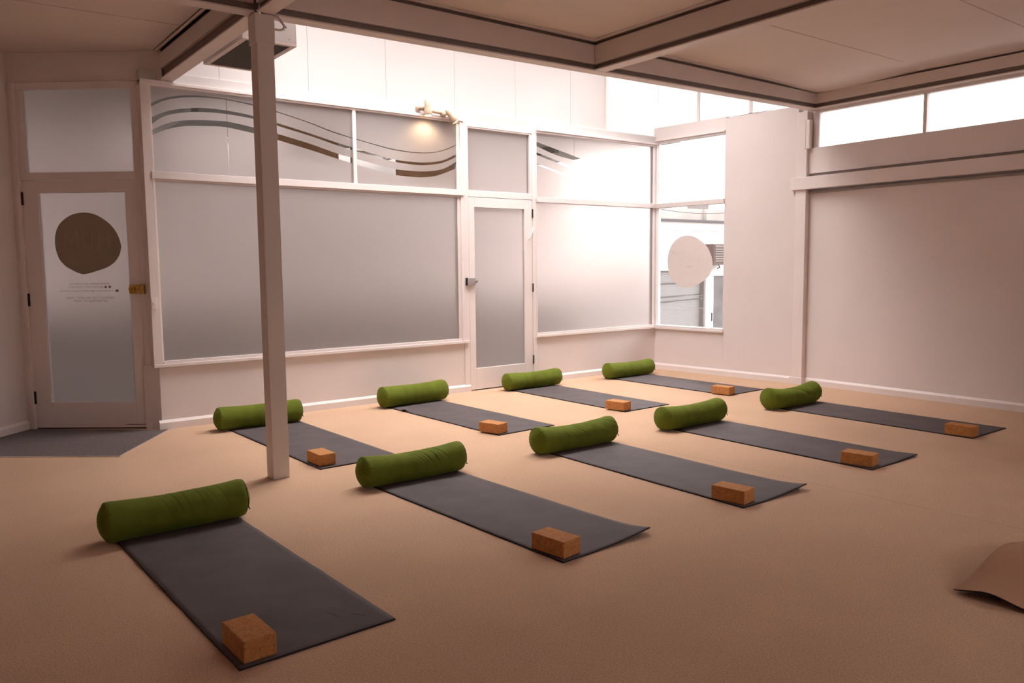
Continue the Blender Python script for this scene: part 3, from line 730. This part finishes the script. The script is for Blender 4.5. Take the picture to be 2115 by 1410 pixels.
b = MB(); b.box(-12, XE, 3.2, 3.3, 0.90, 2.99); b.box(-12.1, -12, 1.25, 3.3, -0.12, 3.05); b.build('side_wall', M['added_arcade'], t)
b = MB(); b.box(-12, XE, 3.19, 3.3, -0.12, 0.90); b.build('darkening_plinth', M['pave'], t)  # dark lower wall added so the frosted panes darken towards the bottom
b = MB(); b.box(-4.62, -3.95, 1.0, 1.03, 2.50, 2.99); b.build('board', M['timber'], t)
b = MB(); b.box(-3.23, -2.46, 1.0, 1.03, 2.32, 2.99); b.build('board', M['timber'], t)

shop = t = empty('shop_building', (8.5, 6.3, -0.95), 'white shop building with window blinds across the yard, seen through the corner window', 'building')
Y = 6.2
b = MB(); b.box(1.0, 8.70, Y, Y + 0.3, 1.21, 2.44); b.box(8.70, 8.98, Y, Y + 0.3, -0.95, 2.44); b.box(8.98, 14, Y, Y + 0.3, 1.10, 2.44); b.box(9.75, 14, Y, Y + 0.3, -0.95, 1.12); b.box(1.0, 8.7, Y, Y + 0.3, -0.95, -0.55)
b.box(1.0, 14, Y - 0.03, Y, 2.215, 2.245); b.box(8.86, 14, Y - 0.02, Y, 1.19, 1.215); b.box(8.95, 14, Y - 0.02, Y, 2.13, 2.15)
b.build('wall', M['facade'], t)
b = MB(); b.box(1.0, 14, Y - 0.10, Y + 0.1, 2.42, 2.475); b.build('gutter', M['gutter'], t)
b = MB(); b.box(1.0, 8.65, Y + 0.06, Y + 0.2, 2.47, 2.76); b.box(8.65, 14, Y - 0.06, Y + 0.1, 2.47, 2.755); b.build('parapet', M['concrete'], t)
b = MB()
for k in range(42): 
    z = 1.19 - k * 0.042
    b.add([(1.0, Y + 0.10, z), (8.62, Y + 0.10, z), (8.62, Y + 0.125, z - 0.036), (1.0, Y + 0.125, z - 0.036)], [(0, 1, 2, 3)])
b.box(1.0, 8.7, Y + 0.14, Y + 0.16, -0.6, 1.22)
b.build('blind', M['blind'], t)
b = MB()
for z0, z1, h in ((0.85, 0.90, 0.035), (0.52, 0.58, 0.028), (0.39, 0.47, 0.03)): b.add([(6.4, Y + 0.09, z0), (8.62, Y + 0.09, z1), (8.62, Y + 0.09, z1 + h * 0.6), (6.4, Y + 0.09, z0 + h)], [(0, 1, 2, 3)])
b.build('blind_gap', M['gutter'], t)
b = MB(); b.box(8.62, 8.70, Y - 0.02, Y + 0.2, -0.95, 1.21); b.build('window_post', M['acgrille'], t)
b = MB(); b.box(8.90, 9.02, Y - 0.01, Y + 0.1, -0.95, 1.12); b.box(9.02, 9.7, Y - 0.01, Y + 0.1, 1.06, 1.12); b.box(9.62, 9.74, Y - 0.01, Y + 0.1, -0.95, 1.12); b.build('door_frame', M['facade'], t)
b = MB(); b.box(9.02, 9.62, Y + 0.03, Y + 0.08, -0.95, 1.06); b.build('door_leaf', M['smoked'], t)
b = MB(); b.box(8.935, 8.955, Y - 0.05, Y - 0.01, -0.12, 0.10); b.build('door_handle', M['gutter'], t)
t = empty('air_conditioner', (8.95, 6.0, 1.34), 'brown window air conditioner with pale grille on the white shop wall', 'air conditioner')
b = MB(); b.box(8.55, 9.27, 5.82, 6.165, 1.34, 1.87); b.build('case', M['acbrown'], t, bevel=0.01)
b = MB()
for k in range(7): b.box(8.60, 9.06, 5.805, 5.822, 1.42 + k * 0.06, 1.45 + k * 0.06)
b.box(9.02, 9.07, 5.80, 5.823, 1.40, 1.84); b.box(8.60, 9.07, 5.80, 5.823, 1.80, 1.83); b.build('grille', M['acgrille'], t)
b = MB(); b.tube([(9.05, 6.05, 1.34), (9.05, 6.02, 1.27), (8.95, 6.02, 1.25)], 0.014, 8); b.build('drain_pipe', M['gutter'], t)
t = empty('roof_vent', (8.95, 6.5, 2.75), 'small grey vent box standing on the shop roof', 'vent')
b = MB(); b.box(8.72, 9.12, 6.45, 6.85, 2.74, 2.93); b.build('box', M['acgrille'], t, bevel=0.01)
b = MB(); b.box(8.68, 9.16, 6.41, 6.89, 2.93, 2.96); b.build('lid', M['gutter'], t)
b = MB(); b.tube([(4.0 + 0.35 * k, 5.9, 2.62 + 0.035 * (k - 11.2) ** 2 * 0.12) for k in range(24)], 0.008, 6)
b.build('cable', M['gutter'], shop, smooth=True)

# ------------------------------------------------------------------ yoga mats
MW = 0.61; ML = 1.78; TH = 0.007
def yoga_mat(x, y, ang, label, fn=None, seed=0, length=ML):
    nu, nv = 24, 72; b = MB()
    rnd = random.Random(seed); ph = rnd.random() * 6
    def zt(u, v):
        z = 0.0
        if fn: z += max(0.0, fn(u, v))
        z += 0.0012 * max(0, mnoise.noise((u * 5 + ph, v * 4, seed)))
        return z
    vs = []
    for k in (0, 1):
        for j in range(nv + 1):
            for i in range(nu + 1):
                u = MW * i / nu; v = length * j / nv
                e = 0.0025 * mnoise.noise((v * 7, ph, 0)) if i in (0, nu) else 0
                vs.append((u + e, v, 0.0006 + zt(u, v) + (TH if k else 0)))
    N = (nu + 1) * (nv + 1)
    I = lambda i, j, k: k * N + j * (nu + 1) + i
    for j in range(nv):
        for i in range(nu):
            b.f.append((I(i, j, 1), I(i + 1, j, 1), I(i + 1, j + 1, 1), I(i, j + 1, 1))); b.m.append(0)
            b.f.append((I(i, j, 0), I(i, j + 1, 0), I(i + 1, j + 1, 0), I(i + 1, j, 0))); b.m.append(1)
    for j in range(nv):
        for i, f in ((0, 1), (nu, 0)):
            q = (I(i, j, 0), I(i, j + 1, 0), I(i, j + 1, 1), I(i, j, 1)); b.f.append(q if f == 0 else q[::-1]); b.m.append(1)
    for i in range(nu):
        for j, f in ((0, 0), (nv, 1)):
            q = (I(i, j, 0), I(i + 1, j, 0), I(i + 1, j, 1), I(i, j, 1)); b.f.append(q if f == 0 else q[::-1]); b.m.append(1)
    b.v = vs
    o = b.build('yoga_mat', [M['mat'], M['mat_side']], recalc=False, smooth=False)
    for p in o.data.polygons: p.use_smooth = p.material_index == 0
    o.location = (x, y, 0); o.rotation_euler = (0, 0, ang - PI / 2)
    tag(o, label, 'yoga mat', 'charcoal yoga mats laid out in two rows')
    return o
def sst(a, b_, x): t = min(1, max(0, (x - a) / (b_ - a))); return t * t * (3 - 2 * t)
curl2 = lambda u, v: 0.030 * (max(0.0, u - 0.16) / 0.45) ** 1.7 * math.exp(-v / 0.11)
curl3 = lambda u, v: 0.030 * (max(0.0, u - 0.14) / 0.47) ** 1.7 * math.exp(-v / 0.12)
fold = lambda u, v: 0.020 * math.exp(-((v - 1.42) / 0.045) ** 2) * math.exp(-u / 0.09) if u < 0.4 else 0.0
ripple = lambda u, v: 0.004 * math.exp(-((v - 1.28) / 0.06) ** 2) * math.exp(-u / 0.1) + 0.004 * math.exp(-((v - 0.95) / 0.07) ** 2) * math.exp(-u / 0.1)
lift = lambda u, v: 0.010 * sst(0.3, 0.61, u) * math.exp(-(v / 0.1) ** 2)
MATS = [   # near left corner x, y, direction, label, relief
 (-7.014, -4.530, 91.6, 'charcoal yoga mat nearest the camera at lower left, with scuffed near end', ripple),
 (-5.510, -4.476, 92.5, 'charcoal yoga mat in the middle foreground with far right corner curling up', curl2),
 (-4.186, -4.487, 89.4, 'charcoal yoga mat right of centre, one corner curled up with bright rim', curl3),
 (-2.852, -4.512, 89.7, 'charcoal yoga mat lying flat, fourth from left in the front row', lift),
 (-1.367, -4.510, 89.5, 'charcoal yoga mat at far right, closest to the blank right wall', None),
 (-5.663, -2.157, 91.3, 'charcoal yoga mat crossing behind the free-standing post', None),
 (-4.087, -2.062, 92.0, 'charcoal yoga mat in the back row with small fold in its left edge', fold),
 (-2.571, -1.990, 90.6, 'charcoal yoga mat in the back row before the narrow glazed door', None),
 (-1.088, -2.030, 91.3, 'charcoal yoga mat in the back row nearest the corner window', None)]
for i, (x, y, a, lb, fn) in enumerate(MATS): yoga_mat(x, y, math.radians(a), lb, fn, i)

near = [o for o in COL.objects if o.name == 'yoga_mat'][0]       # scuff marks near the end of the nearest mat
for pts in ([(0.428, 0.215), (0.440, 0.185), (0.448, 0.150)], [(0.492, 0.150), (0.515, 0.125), (0.530, 0.090)], [(0.455, 0.250), (0.470, 0.235)], [(0.30, 1.20), (0.315, 1.19)]):
    b = MB(); lv = []; rv = []
    for k, (u, v) in enumerate(pts):
        p, q = pts[max(k - 1, 0)], pts[min(k + 1, len(pts) - 1)]
        d = Vector((q[0] - p[0], q[1] - p[1])).normalized(); n = Vector((-d.y, d.x)) * (0.0022 if 0 < k < len(pts) - 1 else 0.0012)
        lv.append((u + n.x, v + n.y, 0.0098)); rv.append((u - n.x, v - n.y, 0.0098))
    c = len(pts); b.add(lv + rv, [(k, k + 1, c + k + 1, c + k) for k in range(c - 1)])
    b.build('scuff', M['mat_side'], near, loc=(0, 0, 0))

# brown mat, its curled end reaching into the picture at the right
nu, nv = 40, 24; b = MB(); vs = []
def bz(u, v):      # u along +x from the curled end, v across (towards the front)
    hump = 0.072 * math.exp(-((u - 0.50) / 0.29) ** 2)
    edge = 0.030 * math.exp(-((v - 0.13) / 0.10) ** 2) * math.exp(-u / 0.30)
    return hump + edge + 0.004
for k in (0, 1):
    for j in range(nv + 1):
        for i in range(nu + 1):
            u, v = 1.75 * (i / nu) ** 1.5, 0.61 * j / nv; vs.append((u, -v, bz(u, v) + (0.004 if k else 0)))
N = (nu + 1) * (nv + 1); I = lambda i, j, k: k * N + j * (nu + 1) + i
for j in range(nv):
    for i in range(nu):
        b.f.append((I(i, j, 1), I(i, j + 1, 1), I(i + 1, j + 1, 1), I(i + 1, j, 1))); b.m.append(0)
        b.f.append((I(i, j, 0), I(i + 1, j, 0), I(i + 1, j + 1, 0), I(i, j + 1, 0))); b.m.append(1)
for j in range(nv):
    for i in (0, nu): b.f.append((I(i, j, 0), I(i, j + 1, 0), I(i, j + 1, 1), I(i, j, 1))); b.m.append(1)
for i in range(nu):
    for j in (0, nv): b.f.append((I(i, j, 0), I(i + 1, j, 0), I(i + 1, j, 1), I(i, j, 1))); b.m.append(1)
b.v = vs
o = b.build('yoga_mat', [M['mat_brown'], M['mat_side']])
for p in o.data.polygons: p.use_smooth = p.material_index == 0
o.location = (-4.478, -5.735, 0); o.rotation_euler = (0, 0, math.radians(2))
tag(o, 'tan brown mat with a raised curled end at the lower right edge', 'yoga mat')

# ------------------------------------------------------------------ bolsters
def bolster(x, y, yaw, L, label, r=0.103, sag=0.018, creases=(), seed=0, zip_r=True):
    root = empty('bolster', (x, y, TH + 0.001), label, 'bolster', 'green velvet bolsters on the mats', yaw)
    rnd = random.Random(seed * 13 + 5); K = L / 2; na, ntt = 144, 150
    p1, p2 = rnd.random() * 6, rnd.random() * 6
    def ring(t, a, rr):
        f = 1 - min(1.0, abs(t) / K) ** 2.0
        zc = r * 0.97 - sag * 0.55 * f
        yy = -math.cos(a) * rr; zz = zc + math.sin(a) * rr - sag * 0.45 * f * max(0, math.sin(a))
        low = 0.0
        if zz < 0.004: zz = 0.004 * math.exp((zz - 0.004) / 0.02) * 0.9
        return (t, yy, zz)
    def rad(t, a):
        d = K - abs(t)
        rr = r * (1 - 0.055 * (1 - math.exp(-d / 0.09)))
        rr -= 0.010 * math.exp(-d / 0.010)
        # gathered pleats at the end seams
        n_ = mnoise.noise((math.cos(a) * 3 + p1, math.sin(a) * 3, (1 if t > 0 else -1) * 2.0))
        pl = math.sin(a * 38 + 5 * n_) + 0.6 * math.sin(a * 23 + p2 + 4 * n_)
        rr += 0.0017 * pl * math.exp(-d / 0.026) * (0.6 + 0.8 * max(0, n_ + 0.3))
        for t0, sl, w, dp in creases:
            q = t - t0 - sl * (a - PI * 0.5)
            env = max(0.0, math.cos(min(PI / 2, abs(a - PI * 0.42) * 0.95)))
            rr -= dp * math.exp(-(q / w) ** 2) * env
            rr += dp * 0.6 * math.exp(-((q - w * 2) / (w * 1.3)) ** 2) * env
        rr += 0.0022 * mnoise.noise((t * 7 + p1, math.cos(a) * 1.3 + p2, math.sin(a) * 1.3))
        return rr
    b = MB()
    ts = [-K * math.cos(PI * i / ntt) * 0.35 + 0.65 * (-K + L * i / ntt) for i in range(ntt + 1)]
    vs = [ring(t, 2 * PI * k / na, rad(t, 2 * PI * k / na)) for t in ts for k in range(na)]
    fs = [(i * na + k, i * na + (k + 1) % na, (i + 1) * na + (k + 1) % na, (i + 1) * na + k) for i in range(ntt) for k in range(na)]
    b.add(vs, fs)
    b.build('cover', M['velvet'], root, smooth=True, loc=(0, 0, 0))
    for sg in (-1, 1):
        b = MB(); nq = 14; vs = []
        for i in range(nq):
            q = 1 - i / nq
            for k in range(na):
                a = 2 * PI * k / na
                rr = rad(sg * K, a) * q
                t = sg * (K - 0.003 + 0.036 * (1 - q ** 2.4))
                vs.append(ring(t, a, rr) if i < 3 else (t, -math.cos(a) * rr, max(0.006, r * 0.97 + math.sin(a) * rr)))
        vs.append((sg * (K + 0.033), 0, r * 0.97))
        fs = [(i * na + k, i * na + (k + 1) % na, (i + 1) * na + (k + 1) % na, (i + 1) * na + k) for i in range(nq - 1) for k in range(na)]
        fs += [((nq - 1) * na + k, (nq - 1) * na + (k + 1) % na, nq * na) for k in range(na)]
        b.add(vs, fs); b.build('end_panel', M['velvet'], root, smooth=True, loc=(0, 0, 0))
    if zip_r:
        b = MB(); pts = []
        for k in range(30):
            a = -0.35 + 2.6 * k / 29
            pts.append(ring(K + 0.002, a, rad(K, a) + 0.0005))
        b.tube(pts, 0.0022, 6); b.tube([pts[0], (pts[0][0] + 0.006, pts[0][1] - 0.004, pts[0][2] - 0.016)], 0.003, 6)
        z = b.build('zip', M['zip'], root, smooth=True, loc=(0, 0, 0)); z['label'] = 'dark zip along the end seam'
    return root
def cr(seed, n, c0, spread, sl, dp):
    r_ = random.Random(seed)
    return [(c0 + (i / (n - 1) - 0.5) * spread + r_.uniform(-.01, .01), sl * r_.uniform(.7, 1.3), r_.uniform(.004, .007), dp * r_.uniform(.4, 1.0)) for i in range(n)]
bolster(-6.764, -2.838, 0.020, 0.690, 'green bolster at the front left with dark zip showing at its right end', 0.104, 0.010, cr(1, 6, 0.05, 0.30, -0.03, 0.0022), 1)
bolster(-5.298, -2.768, 0.000, 0.712, 'green bolster second from left in the front row, creased in its middle', 0.100, 0.018, cr(2, 7, 0.03, 0.22, -0.05, 0.0035), 2)
bolster(-3.914, -2.780, -0.010, 0.720, 'green bolster in the centre, covered in many fine slanting wrinkles', 0.102, 0.022, cr(3, 14, 0.0, 0.52, -0.10, 0.0028), 3)
bolster(-2.601, -2.790, -0.010, 0.722, 'green bolster fourth from left in the front row, smooth cover', 0.101, 0.018, cr(4, 8, 0.1, 0.4, -0.05, 0.0016), 4)
bolster(-1.144, -2.790, -0.010, 0.720, 'green bolster near the right wall, deeply sagging in its middle', 0.105, 0.034, [(-0.02, -0.12, 0.03, 0.006), (0.06, -0.10, 0.02, 0.003)], 5)
bolster(-5.440, -0.410, -0.030, 0.703, 'green bolster partly hidden behind the free-standing post', 0.101, 0.006, (), 6)
bolster(-3.843, -0.305, 0.060, 0.728, 'green bolster below the long frosted window, left of the narrow door', 0.105, 0.008, (), 7)
bolster(-2.284, -0.265, 0.000, 0.734, 'green bolster on the carpet just before the narrow glazed door', 0.097, 0.010, cr(8, 4, 0.1, 0.3, -0.05, 0.0016), 8)
bolster(-0.828, -0.340, 0.000, 0.740, 'green bolster in the back corner under the round sign window', 0.098, 0.014, cr(9, 9, 0.05, 0.45, -0.08, 0.003), 9)

# ------------------------------------------------------------------ cork blocks
BL, BW_, BH = 0.208, 0.120, 0.080
def block(x, y, ang, label):
    """x, y: its near left corner; ang: direction of its long side"""
    b = MB(); b.box(0, BW_, 0, BL, 0, BH)
    o = b.build('yoga_block', M['cork'], bevel=0.005)
    o.location = (x, y, TH + 0.0025); o.rotation_euler = (0, 0, ang - PI / 2)
    tag(o, label, 'yoga block', 'cork yoga blocks standing on the mats')
    return o
for x, y, a, lb in ((-6.992, -4.511, 92, 'cork block on the nearest mat at lower left, largest in view'),
 (-5.490, -4.457, 97, 'cork block at the near end of the mat in the middle foreground'),
 (-4.159, -4.472, 98, 'cork block beside the curled corner of the mat right of centre'),
 (-2.820, -4.496, 99, 'cork block at the near end of the flat mat, fourth in front row'),
 (-1.362, -4.508, 90, 'cork block farthest to the right, on the mat by the blank wall'),
 (-5.643, -2.110, 91, 'cork block just right of the free-standing post foot'),
 (-4.082, -2.050, 104, 'cork block on the back row mat that has the folded edge'),
 (-2.580, -1.978, 100, 'cork block on the mat before the narrow glazed door'),
 (-1.106, -2.040, 98, 'cork block farthest back, on the mat nearest the corner window')):
    block(x, y, math.radians(a), lb)
